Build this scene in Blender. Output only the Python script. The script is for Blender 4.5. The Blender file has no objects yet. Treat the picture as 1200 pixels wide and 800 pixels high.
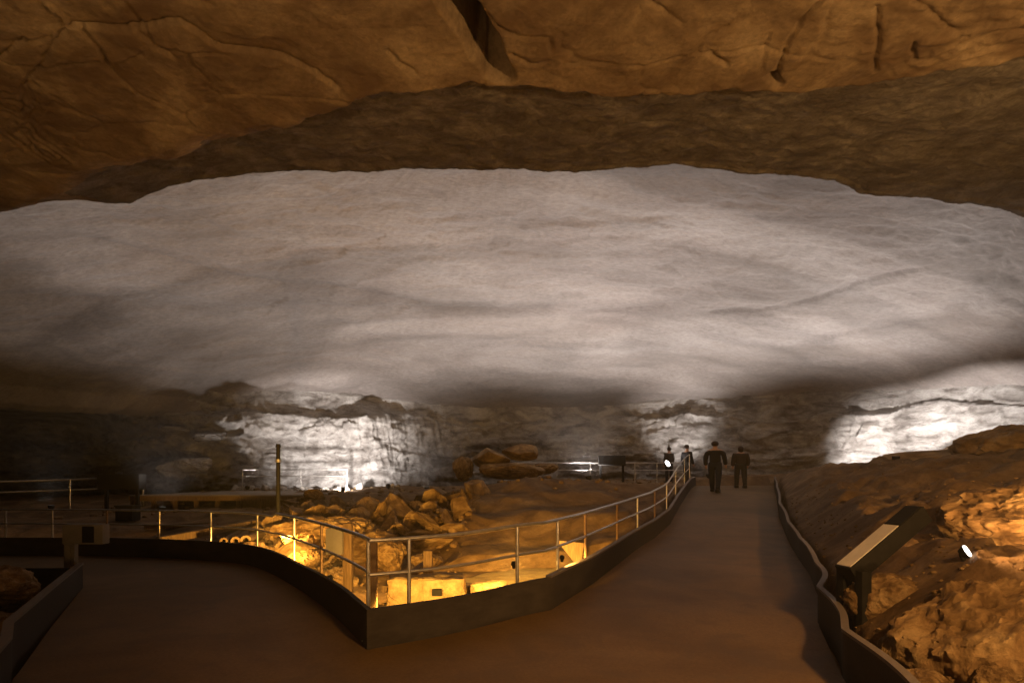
import bpy, bmesh, math, random
import numpy as np
from mathutils import Vector, Matrix
R = math.radians
random.seed(7)
F, HY, CZ = 700.0, 560.0, 1.6          # focal length in photo pixels, horizon row, eye height
def P(px, py, D):                       # a photo point at depth D -> world
    return ((px-600)/F*D, D, CZ+(HY-py)/F*D)

scene = bpy.context.scene
col = scene.collection

# ------------------------------------------------------------------ noise (numpy)
def _hash(ix, iy, iz, s):
    h = (ix.astype(np.uint32)*np.uint32(374761393) + iy.astype(np.uint32)*np.uint32(668265263)
         + iz.astype(np.uint32)*np.uint32(2147483647) + np.uint32(s)*np.uint32(1274126177))
    h = (h ^ (h >> np.uint32(13)))*np.uint32(1274126177)
    h = (h ^ (h >> np.uint32(16)))*np.uint32(2246822519)
    h = h ^ (h >> np.uint32(15))
    return h.astype(np.float64)/4294967295.0
def vnoise(x, y, z, s=0):
    x, y, z = np.broadcast_arrays(np.asarray(x, float), np.asarray(y, float), np.asarray(z, float))
    fx, fy, fz = np.floor(x), np.floor(y), np.floor(z)
    ix, iy, iz = fx.astype(np.int64), fy.astype(np.int64), fz.astype(np.int64)
    u, v, w = x-fx, y-fy, z-fz
    u, v, w = u*u*u*(u*(u*6-15)+10), v*v*v*(v*(v*6-15)+10), w*w*w*(w*(w*6-15)+10)
    r = 0
    for dx in (0, 1):
        for dy in (0, 1):
            for dz in (0, 1):
                wt = (u if dx else 1-u)*(v if dy else 1-v)*(w if dz else 1-w)
                r = r + wt*_hash(ix+dx, iy+dy, iz+dz, s)
    return r*2-1
def fbm(x, y, z, s=0, oct=4, gain=.5, ridged=False):
    a, t, n = 1.0, 0, 0
    for o in range(oct):
        k = 2.03**o
        v = vnoise(x*k+o*17.3, y*k-o*9.1, z*k+o*3.7, s+o)
        if ridged: v = 1-2*np.abs(v)
        t = t + a*v; n += a; a *= gain
    return t/n
def cell(x, y, z, s=0):                 # returns f1, f2, random id of the nearest cell
    x, y, z = np.broadcast_arrays(np.asarray(x, float), np.asarray(y, float), np.asarray(z, float))
    bx, by, bz = np.floor(x).astype(np.int64), np.floor(y).astype(np.int64), np.floor(z).astype(np.int64)
    f1 = np.full(x.shape, 9.0); f2 = f1.copy(); idd = np.zeros(x.shape)
    for dx in (-1, 0, 1):
        for dy in (-1, 0, 1):
            for dz in (-1, 0, 1):
                cx, cy, cz = bx+dx, by+dy, bz+dz
                h1, h2, h3 = _hash(cx, cy, cz, s+1), _hash(cx, cy, cz, s+2), _hash(cx, cy, cz, s+3)
                d = np.sqrt((cx+h1-x)**2+(cy+h2-y)**2+(cz+h3-z)**2)
                m = d < f1
                f2 = np.where(m, f1, np.minimum(f2, d)); idd = np.where(m, h1, idd); f1 = np.where(m, d, f1)
    return f1, f2, idd
def sstep(a, b, x):
    t = np.clip((x-a)/(b-a), 0, 1); return t*t*(3-2*t)

# ------------------------------------------------------------------ object helpers
def tag(o, label=None, cat=None, group=None, kind=None):
    if label: o['label'] = label
    if cat: o['category'] = cat
    if group: o['group'] = group
    if kind: o['kind'] = kind
    return o
def empty(name, loc, rz=0):
    o = bpy.data.objects.new(name, None); col.objects.link(o)
    o.location = loc; o.rotation_euler = (0, 0, rz); o.empty_display_size = .2
    return o
def thing(name, label, cat, loc=(0, 0, 0), rz=0, group=None):
    return tag(empty(name, loc, rz), label, cat, group)
def mesh_np(name, V, Fc, mat, parent=None, smooth=True):
    me = bpy.data.meshes.new(name)
    V = np.asarray(V, np.float32); Fc = np.asarray(Fc, np.int32)
    me.vertices.add(len(V)); me.vertices.foreach_set('co', V.ravel())
    me.loops.add(Fc.size); me.loops.foreach_set('vertex_index', Fc.ravel())
    me.polygons.add(len(Fc))
    me.polygons.foreach_set('loop_start', np.arange(0, Fc.size, Fc.shape[1], dtype=np.int32))
    me.update(calc_edges=True); me.validate()
    if smooth: me.polygons.foreach_set('use_smooth', np.ones(len(me.polygons), bool))
    me.materials.append(mat)
    o = bpy.data.objects.new(name, me); col.objects.link(o)
    if parent: o.parent = parent
    return o
def grid_faces(nr, nc, flip=False, base=0):
    i = np.arange(nr-1)[:, None]*nc + np.arange(nc-1)[None, :]
    q = np.stack([i, i+1, i+nc+1, i+nc], -1).reshape(-1, 4)
    return (q[:, ::-1] if flip else q)+base
class MB:                               # collects shapes -> one mesh object
    def __init__(s): s.bm = bmesh.new()
    def box(s, c, d, rot=None, bev=0):
        m = Matrix.Translation(c) @ (rot.to_4x4() if rot else Matrix.Identity(4)) @ Matrix.Diagonal((d[0], d[1], d[2], 1))
        g = bmesh.ops.create_cube(s.bm, size=1, matrix=m)
        if bev:
            es = list({e for v in g['verts'] for e in v.link_edges})
            bmesh.ops.bevel(s.bm, geom=es, offset=bev, segments=2, affect='EDGES', profile=.6)
        return s
    def cyl(s, a, b, r, r2=None, seg=12, caps=True):
        a, b = Vector(a), Vector(b); d = b-a
        m = Matrix.Translation((a+b)/2) @ d.to_track_quat('Z', 'Y').to_matrix().to_4x4()
        bmesh.ops.create_cone(s.bm, cap_ends=caps, segments=seg, radius1=r, radius2=r if r2 is None else r2, depth=d.length, matrix=m)
        return s
    def tube(s, pts, r, seg=10):
        pts = [Vector(p) for p in pts]; rings = []
        for i, p in enumerate(pts):
            t = (pts[min(i+1, len(pts)-1)]-pts[max(i-1, 0)]).normalized()
            u = t.cross(Vector((0, 0, 1)))
            if u.length < .1: u = t.cross(Vector((0, 1, 0)))
            u.normalize(); w = u.cross(t)
            rings.append([s.bm.verts.new(p+r*(math.cos(a)*u+math.sin(a)*w)) for a in [2*math.pi*k/seg for k in range(seg)]])
        for a, b in zip(rings, rings[1:]):
            for k in range(seg): s.bm.faces.new((a[k], a[(k+1) % seg], b[(k+1) % seg], b[k]))
        s.bm.faces.new(rings[0][::-1]); s.bm.faces.new(rings[-1])
        return s
    def build(s, name, mat, parent=None, smooth=True):
        bmesh.ops.recalc_face_normals(s.bm, faces=s.bm.faces)
        me = bpy.data.meshes.new(name); s.bm.to_mesh(me); s.bm.free()
        if smooth:
            me.polygons.foreach_set('use_smooth', [True]*len(me.polygons))
            me.set_sharp_from_angle(angle=R(35))
        me.materials.append(mat)
        o = bpy.data.objects.new(name, me); col.objects.link(o)
        if parent: o.parent = parent
        return o
def copy_tree(o, parent=None):
    c = o.copy(); col.objects.link(c)
    if parent: c.parent = parent
    for ch in list(o.children): copy_tree(ch, c)
    return c

# ------------------------------------------------------------------ materials
def new_mat(name):
    m = bpy.data.materials.new(name); m.use_nodes = True
    nt = m.node_tree; b = nt.nodes['Principled BSDF']
    return m, nt, b
def rock_mat(name, cols, scale=1.0, bump=.5, dist=.05, rough=.85, stretch=(1, 1, 1), fine=14.0, crack=0.0, contrast=(.3, .7), blotch=None, layer_and_shade=False):
    m, nt, b = new_mat(name); N, L = nt.nodes, nt.links
    tc = N.new('ShaderNodeTexCoord'); mp = N.new('ShaderNodeMapping'); mp.inputs['Scale'].default_value = stretch
    L.new(tc.outputs['Object'], mp.inputs['Vector'])
    n1 = N.new('ShaderNodeTexNoise'); n1.inputs['Scale'].default_value = scale; n1.inputs['Detail'].default_value = 9; n1.inputs['Roughness'].default_value = .62; n1.inputs['Distortion'].default_value = .6
    L.new(mp.outputs[0], n1.inputs['Vector'])
    rp = N.new('ShaderNodeValToRGB'); L.new(n1.outputs['Fac'], rp.inputs[0])
    e = rp.color_ramp.elements; lo, hi = contrast
    e[0].position = lo; e[0].color = (*cols[0], 1); e[1].position = hi; e[1].color = (*cols[-1], 1)
    for k, c in enumerate(cols[1:-1]):
        q = e.new(lo+(hi-lo)*(k+1)/(len(cols)-1)); q.color = (*c, 1)
    out = rp.outputs[0]
    n2 = N.new('ShaderNodeTexNoise'); n2.inputs['Scale'].default_value = fine; n2.inputs['Detail'].default_value = 8; n2.inputs['Roughness'].default_value = .7
    L.new(mp.outputs[0], n2.inputs['Vector'])
    mr = N.new('ShaderNodeMapRange'); mr.inputs['From Min'].default_value = .3; mr.inputs['From Max'].default_value = .7; mr.inputs['To Min'].default_value = .72; mr.inputs['To Max'].default_value = 1.18
    L.new(n2.outputs['Fac'], mr.inputs[0])
    mx = N.new('ShaderNodeMix'); mx.data_type = 'RGBA'; mx.blend_type = 'MULTIPLY'; mx.inputs[0].default_value = 1
    L.new(out, mx.inputs[6]); L.new(mr.outputs[0], mx.inputs[7]); out = mx.outputs[2]
    if blotch:
        n3 = N.new('ShaderNodeTexNoise'); n3.inputs['Scale'].default_value = blotch[0]; n3.inputs['Detail'].default_value = 5; n3.inputs['Distortion'].default_value = 1.2
        L.new(mp.outputs[0], n3.inputs['Vector'])
        r3 = N.new('ShaderNodeValToRGB'); r3.color_ramp.elements[0].position = .5; r3.color_ramp.elements[1].position = .62
        L.new(n3.outputs['Fac'], r3.inputs[0])
        m3 = N.new('ShaderNodeMix'); m3.data_type = 'RGBA'
        mf = N.new('ShaderNodeMath'); mf.operation = 'MULTIPLY'; mf.inputs[1].default_value = blotch[2]; L.new(r3.outputs[0], mf.inputs[0])
        L.new(mf.outputs[0], m3.inputs[0]); L.new(out, m3.inputs[6]); m3.inputs[7].default_value = (*blotch[1], 1); out = m3.outputs[2]
    if layer_and_shade:
        at = N.new('ShaderNodeAttribute'); at.attribute_name = 'layer_and_shade'
        ml = N.new('ShaderNodeMapRange'); ml.inputs['From Min'].default_value = -1.5; ml.inputs['From Max'].default_value = 1; ml.inputs['To Min'].default_value = .62; ml.inputs['To Max'].default_value = 1.16
        L.new(at.outputs['Fac'], ml.inputs[0])
        m4 = N.new('ShaderNodeMix'); m4.data_type = 'RGBA'; m4.blend_type = 'MULTIPLY'; m4.inputs[0].default_value = 1
        L.new(out, m4.inputs[6]); L.new(ml.outputs[0], m4.inputs[7]); out = m4.outputs[2]
    L.new(out, b.inputs['Base Color']); b.inputs['Roughness'].default_value = rough
    b.inputs['Specular IOR Level'].default_value = .25
    # bump: medium + fine (+ crack lines)
    add = N.new('ShaderNodeMath'); add.operation = 'MULTIPLY_ADD'; add.inputs[1].default_value = .35
    L.new(n2.outputs['Fac'], add.inputs[0]); L.new(n1.outputs['Fac'], add.inputs[2]); h = add.outputs[0]
    if crack:
        vo = N.new('ShaderNodeTexVoronoi'); vo.feature = 'DISTANCE_TO_EDGE'; vo.inputs['Scale'].default_value = crack
        dn = N.new('ShaderNodeTexNoise'); dn.inputs['Scale'].default_value = crack*1.3; dn.inputs['Detail'].default_value = 4
        L.new(mp.outputs[0], dn.inputs['Vector'])
        dm = N.new('ShaderNodeMix'); dm.data_type = 'RGBA'; dm.blend_type = 'LINEAR_LIGHT'; dm.inputs[0].default_value = .5/crack
        L.new(mp.outputs[0], dm.inputs[6]); L.new(dn.outputs['Color'], dm.inputs[7]); L.new(dm.outputs[2], vo.inputs['Vector'])
        cr = N.new('ShaderNodeMapRange'); cr.inputs['From Max'].default_value = .05; cr.inputs['To Min'].default_value = -.35; cr.inputs['To Max'].default_value = 0
        L.new(vo.outputs[0], cr.inputs[0])
        ad = N.new('ShaderNodeMath'); ad.operation = 'ADD'; L.new(h, ad.inputs[0]); L.new(cr.outputs[0], ad.inputs[1]); h = ad.outputs[0]
    bp = N.new('ShaderNodeBump'); bp.inputs['Strength'].default_value = bump; bp.inputs['Distance'].default_value = dist
    L.new(h, bp.inputs['Height']); L.new(bp.outputs[0], b.inputs['Normal'])
    return m
def plain(name, c, rough=.6, metal=0, var=.25, scale=6, bump=.15, stretch=(1, 1, 1), dist=.01):
    m, nt, b = new_mat(name); N, L = nt.nodes, nt.links
    tc = N.new('ShaderNodeTexCoord'); mp = N.new('ShaderNodeMapping'); mp.inputs['Scale'].default_value = stretch
    L.new(tc.outputs['Object'], mp.inputs[0])
    n = N.new('ShaderNodeTexNoise'); n.inputs['Scale'].default_value = scale; n.inputs['Detail'].default_value = 7; n.inputs['Roughness'].default_value = .65
    L.new(mp.outputs[0], n.inputs['Vector'])
    rp = N.new('ShaderNodeValToRGB'); L.new(n.outputs['Fac'], rp.inputs[0]); e = rp.color_ramp.elements
    e[0].position = .3; e[1].position = .7
    e[0].color = (*[v*(1-var) for v in c], 1); e[1].color = (*[min(1, v*(1+var)) for v in c], 1)
    L.new(rp.outputs[0], b.inputs['Base Color'])
    mr = N.new('ShaderNodeMapRange'); mr.inputs['To Min'].default_value = max(.05, rough-.15); mr.inputs['To Max'].default_value = min(1, rough+.15)
    L.new(n.outputs['Fac'], mr.inputs[0]); L.new(mr.outputs[0], b.inputs['Roughness'])
    b.inputs['Metallic'].default_value = metal; b.inputs['Specular IOR Level'].default_value = .12 if not metal else .5
    bp = N.new('ShaderNodeBump'); bp.inputs['Strength'].default_value = bump; bp.inputs['Distance'].default_value = dist
    L.new(n.outputs['Fac'], bp.inputs['Height']); L.new(bp.outputs[0], b.inputs['Normal'])
    return m
def emit(name, c, s):
    m, nt, b = new_mat(name)
    b.inputs['Base Color'].default_value = (*c, 1); b.inputs['Emission Color'].default_value = (*c, 1); b.inputs['Emission Strength'].default_value = s
    return m

M = {}
M['dome'] = rock_mat('dome_limestone', [(.27, .235, .22), (.335, .30, .283), (.40, .365, .35)], scale=.22, bump=.8, dist=.08, fine=8, stretch=(.6, 1.5, 1), contrast=(.32, .68), blotch=(.2, (.22, .19, .17), .3), layer_and_shade=True)
M['wall'] = rock_mat('wall_limestone', [(.16, .143, .13), (.31, .29, .272), (.47, .45, .43)], scale=.9, bump=1.0, dist=.2, fine=9, stretch=(1, 1, 2.4), contrast=(.36, .60))
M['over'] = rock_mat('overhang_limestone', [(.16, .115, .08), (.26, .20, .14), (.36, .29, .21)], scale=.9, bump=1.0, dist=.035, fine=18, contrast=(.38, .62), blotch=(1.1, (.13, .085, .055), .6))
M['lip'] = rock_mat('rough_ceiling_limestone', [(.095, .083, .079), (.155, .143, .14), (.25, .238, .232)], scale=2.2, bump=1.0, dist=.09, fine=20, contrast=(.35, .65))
M['earth'] = rock_mat('cave_earth', [(.09, .052, .026), (.165, .10, .05), (.26, .17, .09)], scale=1.3, bump=1.0, dist=.06, fine=12, contrast=(.33, .68), rough=.95)
M['sand'] = rock_mat('pale_sand', [(.30, .21, .09), (.42, .31, .14), (.5, .39, .2)], scale=3, bump=.7, dist=.02, fine=40, rough=.95)
M['boulder'] = rock_mat('ochre_boulder', [(.10, .055, .022), (.23, .14, .062), (.38, .26, .13)], scale=2.2, bump=.9, dist=.06, fine=11, crack=0, contrast=(.34, .66))
M['pale'] = rock_mat('pale_boulder', [(.3, .26, .21), (.45, .41, .36), (.55, .51, .46)], scale=2.5, bump=.8, dist=.05, fine=9)
M['path'] = rock_mat('path_surface', [(.12, .070, .027), (.155, .092, .037), (.19, .116, .050)], scale=.5, bump=.45, dist=.012, fine=34, rough=.66, contrast=(.36, .64), blotch=(1.4, (.10, .066, .036), .45))
M['kerb'] = plain('kerb_board', (.048, .040, .035), .65, 0, .3, 3, .3, (1, 1, 2.5), .015)
M['kerbcap'] = plain('kerb_cap', (.16, .13, .11), .5, 0, .2, 8, .2)
M['steel'] = plain('galvanised_steel', (.52, .49, .46), .38, .85, .15, 20, .08)
M['rust'] = plain('brown_painted_steel', (.20, .12, .07), .5, .3, .3, 14, .15)
M['dark'] = plain('dark_painted_metal', (.015, .014, .013), .7, 0, .3, 10, .1)
M['panel'] = plain('panel_face', (.62, .56, .5), .45, 0, .12, 5, .03)
M['box'] = plain('grey_box_paint', (.20, .18, .16), .6, 0, .15, 6, .06)
M['timber'] = plain('old_timber', (.20, .13, .07), .85, 0, .4, 5, .6, (9, 9, 1), .02)
M['deck'] = plain('deck_boards', (.26, .22, .18), .7, 0, .25, 4, .3, (1, 8, 1), .01)
M['stone'] = rock_mat('vat_masonry', [(.22, .14, .06), (.34, .23, .11), (.46, .34, .18)], scale=4, bump=.8, dist=.03, fine=16, crack=3)
M['skin'] = plain('skin', (.42, .26, .19), .6, 0, .08, 8, .02)
M['hair'] = plain('dark_hair', (.03, .02, .015), .6, 0, .3, 30, .3)
for k, c in dict(jacket_black=(.02, .02, .022), jacket_brown=(.045, .035, .03), trousers=(.02, .022, .03), jacket_grey=(.06, .055, .05), trousers_grey=(.035, .033, .03)).items():
    M[k] = plain(k, c, .9, 0, .25, 12, .2)
M['shoe'] = plain('shoe_leather', (.02, .018, .016), .5)
M['lens_white'] = emit('lit_lens_white', (1, .93, .84), 9)
M['lens_warm'] = emit('lit_lens_warm', (1, .62, .22), 9)

# ------------------------------------------------------------------ plan curves
def interp(pts):
    a = np.array(pts, float); return lambda v: np.interp(v, a[:, 0], a[:, 1])
ramp = interp([(-9, 0), (5.6, 0), (6.8, .07), (10, .15), (12, .2), (13.2, .28), (15, .45), (18, .75), (21, 1.02), (23, 1.2), (25, 1.27), (30, 1.3)])
def path_z(x, y): return ramp(y)*sstep(-1.0, .3, np.asarray(x, float))
LW = [(5.6, -1.36), (6.3, -.4), (6.95, .45), (8.4, 1.12), (10, 1.76), (12, 2.54), (13.2, 3.15), (15, 3.98), (18, 5.05), (21, 6.15), (23.5, 7.1), (26, 8.0)]
ARC = [(5.6, -1.36), (6.6, -1.86), (8, -2.68), (9.5, -3.66), (10.6, -4.45), (11.2, -5.0), (11.7, -5.95), (12.05, -7.0), (12.3, -8.4), (12.42, -10), (12.45, -24)]
RK = [(-3, 1.9), (2.4, 2.0), (3.6, 2.28), (4.8, 2.66), (5.7, 3.02), (6.4, 3.28), (6.7, 3.5), (7.5, 3.86), (9, 4.5), (10.5, 5.05), (13, 6.0), (16, 7.15), (20, 8.85), (23, 10.1), (26, 11.4)]
LK = [(-3, -1.2), (1, -1.7), (3, -2.9), (4.67, -3.92), (6.5, -5.0), (8.7, -6.25)]
wL, wR = interp(LW), interp(RK)
arcX = interp(ARC)
lkX = interp(LK)
def in_path(x, y, g=0.0):
    a = (y < 5.6) & (x > lkX(y)-g) & (x < wR(y)+g)
    b = (y >= 5.6) & (x > wL(y)-g) & (x < wR(y)+g) & (y < 26.2)
    c = (y >= 5.6-g) & (y < 8.7) & (x > lkX(y)-g) & (x < arcX(y)+g)
    d = (y >= 8.7-g) & (y < 12.43+g) & (x < arcX(np.minimum(y, 12.42))+g) & (x > -24.5)
    return a | b | c | d

# ------------------------------------------------------------------ terrain
CP = [  # (px, py, D)
 (480, 700, 9), (560, 690, 9.5), (600, 682, 10.8), (640, 676, 10.8), (520, 685, 11), (660, 668, 10),
 (560, 640, 12.3), (610, 640, 12.6), (660, 635, 12.6), (500, 655, 12.2), (545, 603, 15), (575, 582, 17), (620, 561, 18.5), (640, 562, 19), (665, 572, 18), (700, 565, 20), (740, 569, 20), (770, 572, 19.5),
 (640, 600, 15), (700, 598, 15), (700, 622, 12.6), (740, 600, 14), (768, 598, 15.2), (790, 580, 18.6), (745, 582, 18),
 (430, 668, 12), (350, 660, 13), (300, 645, 13.5), (230, 640, 13.8), (150, 640, 14), (60, 640, 14),
 (400, 640, 13.5), (430, 612, 15), (480, 600, 16), (380, 610, 16), (330, 612, 16.5), (420, 588, 18.5), (500, 580, 19), (360, 594, 18.5),
 (260, 612, 17.5), (180, 612, 17.5), (80, 606, 18), (10, 606, 18), (280, 598, 20), (170, 598, 20), (60, 598, 20), (-60, 600, 20),
 (400, 578, 24), (480, 575, 26), (320, 578, 26), (250, 580, 24), (150, 590, 24), (30, 590, 24), (500, 570, 30), (400, 573, 31), (300, 572, 31), (180, 580, 31), (60, 585, 30),
 (560, 570, 24), (620, 566, 25), (700, 567, 27), (760, 566, 28), (650, 564, 31), (750, 563, 31), (800, 560, 31), (860, 557, 31), (930, 556, 31), (880, 558, 27), (960, 554, 27), (1000, 552, 24),
 (930, 572, 17), (945, 600, 12.3), (960, 566, 17), (985, 560, 17.5), (1030, 547, 18), (1070, 545, 17), (1110, 540, 17), (1150, 536, 16), (1195, 528, 16), (1250, 525, 15), (1150, 515, 25), (1230, 500, 22), (1060, 545, 26),
 (1000, 600, 11), (1050, 585, 11.5), (1100, 575, 11), (1130, 590, 9), (1180, 575, 9), (1220, 570, 8.5), (1010, 640, 8.3), (1060, 640, 7.6), (1100, 640, 7), (990, 690, 6.7), (1030, 700, 5.8),
 (1140, 662, 5.6), (1190, 662, 5.6), (1240, 660, 5.4), (1100, 672, 5.4), (1040, 800, 4.7), (1100, 850, 4.2), (1190, 850, 4.2), (1180, 830, 3.6), (1300, 850, 3.2),
]
CPW = np.array([P(*c) for c in CP] + [
 (-7.5, 7, -.5), (-8, 8, -.4), (-6, 5, -.7), (-10, 6, -.2), (-5, 3, -.6), (-8, 3, -.2), (-12, 8, -.3), (-12, 2, .3), (-18, 8, -.1), (-18, 16, .4), (-22, 14, .5), (-3.5, 0, -.2), (-8, -3, .3),
 (-1.0, 8, -.45), (-.4, 9.5, -.42), (0, 8, -.4), (-2, 9.3, -.45), (1.2, 10.5, -.25), (-3, 11, -.3), (5, 1, .2), (8, 0, .8), (5, -3, .4), (12, 6, 1.6), (14, 11, 2.1), (18, 14, 2.5), (20, 20, 2.9), (24, 18, 3.2)])
def terrain_base(x, y):
    num = 0; den = 0
    for cx, cy, cz in CPW:
        w = 1/(((x-cx)**2+(y-cy)**2)*(6/(3+cy if cy > 0 else 3))+.08)**2
        num = num+w*cz; den = den+w
    return num/den
def terrain_z(x, y):
    x = np.asarray(x, float); y = np.asarray(y, float)
    h = terrain_base(x, y)
    lump = fbm(x*.5, y*.5, 0, 3, 4)*.20 + fbm(x*1.7, y*1.7, 0, 9, 4)*.07
    right = sstep(-.5, 1.5, x-wR(y))*sstep(28, 20, y)
    q1, q2, qi = cell(x*1.1+.5*fbm(x, y, 0, 4, 3), y*1.1+.5*fbm(x, y, 3, 4, 3), 0*x, 90)
    rough = fbm(x*1.1, y*1.1, 2, 21, 5, ridged=True)*.16 + fbm(x*4, y*4, 2, 31, 4)*.06 + .22*(.55-np.minimum(q1, .75))+.10*(qi-.5)
    calm = sstep(.0, .8, np.abs(x-0)+np.abs(y-10)-1.8)
    h = h + lump*(.35+.65*calm) + right*rough
    f1, f2, idd = cell(x*1.3+fbm(x, y, 0, 5)*.3, y*1.3, 0*x, 50)
    rub = sstep(-8, -6, x)*sstep(0, -2, x)*sstep(12.3, 13.5, y)*sstep(20, 18, y)
    h = h + rub*((idd-.5)*.35-sstep(.12, 0, f2-f1)*.12)
    for dd_, m_ in ((x-wR(y), y < 27), (wL(y)-x, (y > 5.6) & (y < 27))):
        cap = path_z(np.where(m_, np.where(dd_ > 0, x, x), x), y)*0+ramp(y)+.02+.75*np.clip(dd_, 0, 50)
        h = np.where(m_ & (dd_ > 0) & (dd_ < 3), np.minimum(h, cap+.1*fbm(x, y, 0, 8, 3)), h)
    h = np.where((y > 7.3) & (y < 11.9) & (x > -1.6) & (x < 2.3) & (y > 7.3+(x-.5)*1.0), np.minimum(h, -.24), h)
    near = in_path(x, y, .22)
    h = np.where(near, np.minimum(h, path_z(x, y)-.12-.0*x), h)
    return h
xs = np.unique(np.concatenate([np.arange(-46, -30, .5), np.arange(-30, -9, .16), np.arange(-9, 9, .06), np.arange(9, 30, .16)]))
ys = np.concatenate([np.arange(-8, 2, .3), np.arange(2, 9, .06), np.arange(9, 20, .075), np.arange(20, 36, .16), np.arange(36, 46, .5)])
GX, GY = np.meshgrid(xs, ys)
GZ = terrain_z(GX, GY)
floor_o = mesh_np('cave_floor', np.stack([GX, GY, GZ], -1).reshape(-1, 3), grid_faces(len(ys), len(xs)), M['earth'])
tag(floor_o, 'bare brown earth and rubble of the cave floor', kind='structure')
def tz(x, y):                            # terrain height at one point
    return float(terrain_z(np.array([x]), np.array([y]))[0])

# ------------------------------------------------------------------ footpath
V, Fc = [], []; base = 0
def add_grid(rows):
    global base
    r = np.array(rows); nr, nc = r.shape[:2]
    V.append(r.reshape(-1, 3)); Fc.append(grid_faces(nr, nc, base=base)); base += nr*nc
def strip(y0, y1, fl, fr, nc, dy):
    rows = []
    for y in np.linspace(y0, y1, max(2, int((y1-y0)/dy)+1)):
        x = np.linspace(fl(y), fr(y), nc)
        z = path_z(x, y)+fbm(x*.35, y*.35+0*x, 0, 77, 3)*.018
        rows.append(np.stack([x, 0*x+y, z], -1))
    add_grid(rows)
strip(-4, 5.6, lkX, wR, 60, .12)
strip(5.6, 26, wL, wR, 40, .12)
strip(5.6, 8.7, lkX, arcX, 50, .12)
strip(8.7, 12.43, lambda y: -24, arcX, 80, .12)
path_o = mesh_np('footpath', np.concatenate(V), np.concatenate(Fc), M['path'])
tag(path_o, 'smooth brown cave footpath forking left and up the ramp', kind='structure')

# ------------------------------------------------------------------ kerb walls
def densify(pts, step=.1):
    pts = [Vector(p) for p in pts]; out = []
    for a, b in zip(pts, pts[1:]):
        n = max(1, int((b-a).length/step))
        out += [a.lerp(b, k/n) for k in range(n)]
    return out+[pts[-1]]
def smooth_pts(pts, it=3):
    p = [Vector(q) for q in pts]
    for _ in range(it):
        p = [p[0]]+[(p[i-1]+p[i]*2+p[i+1])/4 for i in range(1, len(p)-1)]+[p[-1]]
    return p
def wall_strip(name, pts, h, th, mat, parent, z0=-.15, side=1, cap=False):
    """vertical sheet of thickness th along pts (x, y), bottom at path level, top h above it"""
    bm = bmesh.new(); ring = []
    n = len(pts)
    for i, p in enumerate(pts):
        t = pts[min(i+1, n-1)]-pts[max(i-1, 0)]; t.z = 0; t.normalize()
        nrm = Vector((-t.y, t.x, 0))*side
        zp = float(path_z(p.x, p.y)); wob = float(vnoise(p.x*.7, p.y*.7, 0, 5))*.012
        a = Vector((p.x, p.y, 0)); b = a+nrm*th
        zt = zp+h+wob; zb = zp+z0
        if cap: a, b, zt, zb = a-nrm*.012, b+nrm*.012, zt+.022, zt-.004
        ring.append([bm.verts.new((q.x, q.y, z)) for q, z in ((a, zb), (b, zb), (b, zt), (a, zt))])
    for r1, r2 in zip(ring, ring[1:]):
        for k in range(4): bm.faces.new((r1[k], r1[(k+1) % 4], r2[(k+1) % 4], r2[k]))
    bm.faces.new(ring[0]); bm.faces.new(ring[-1][::-1])
    bmesh.ops.recalc_face_normals(bm, faces=bm.faces)
    me = bpy.data.meshes.new(name); bm.to_mesh(me); bm.free()
    me.polygons.foreach_set('use_smooth', [True]*len(me.polygons)); me.set_sharp_from_angle(angle=R(40))
    me.materials.append(mat); o = bpy.data.objects.new(name, me); col.objects.link(o)
    if parent: o.parent = parent
    return o
lw2 = smooth_pts(densify([(x, y, 0) for y, x in LW[2:]], .2), 4)
lwa = densify([(x, y, 0) for y, x in LW[:3]], .2)
lw_all = lwa[:-1]+lw2
arc_all = [Vector((-1.36, 5.6, 0))]+smooth_pts(densify([(x, y, 0) for y, x in ARC], .2), 5)[1:]
KH = .37
kw = thing('kerb_wall', 'low brown board wall with a sharp corner under the railing', 'low wall')
wall_strip('ramp_board', lw_all, KH, .05, M['kerb'], kw, side=1)
wall_strip('arc_board', arc_all, KH, .05, M['kerb'], kw, side=-1)
wall_strip('cap', lw2, KH, .05, M['kerbcap'], kw, side=1, cap=True)
rk_pts = []
seg = [(2.6, 1.98), (4.8, 2.66), (6.45, 3.3), (7.9, 4.02), (10.5, 5.05), (13, 6.0), (16, 7.15), (20, 8.85), (23, 10.1), (26, 11.4)]
pr = [(x, y, 0) for y, x in [(-2, 1.85)]+seg]
rk_line = []
for a, b in zip(pr, pr[1:]):            # bowed panels between the fixings
    a, b = Vector(a), Vector(b); t = (b-a); nrm = Vector((t.y, -t.x, 0)).normalized()
    n = max(6, int(t.length/.12)); bow = min(.10, .045*t.length) if a.y < 7 else .035
    for k in range(n): s = k/n; rk_line.append(a.lerp(b, s)+nrm*bow*math.sin(math.pi*s)**1.2)
rk_line.append(Vector(pr[-1]))
rw = thing('kerb_wall', 'wavy low panel wall along the right edge of the ramp', 'low wall')
wall_strip('panel', rk_line, KH, .035, M['kerb'], rw, side=-1)
wall_strip('cap', rk_line, KH, .035, M['kerbcap'], rw, side=-1, cap=True)
lk_line = densify([(-1.2, -3, 0), (-1.7, 1, 0), (-2.9, 3, 0), (-3.92, 4.67, 0), (-4.35, 5.2, 0), (-6.25, 8.7, 0)], .2)
lkw = thing('kerb_wall', 'low brown board wall along the left edge of the near path', 'low wall')
wall_strip('board', lk_line, KH*.95, .05, M['kerb'], lkw, side=1)
wall_strip('cap', lk_line, KH*.95, .05, M['kerbcap'], lkw, side=1, cap=True)
lk2 = densify([(-6.25, 8.7, 0), (-9, 8.72, 0), (-14, 8.6, 0), (-24, 8.3, 0)], .3)
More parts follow.
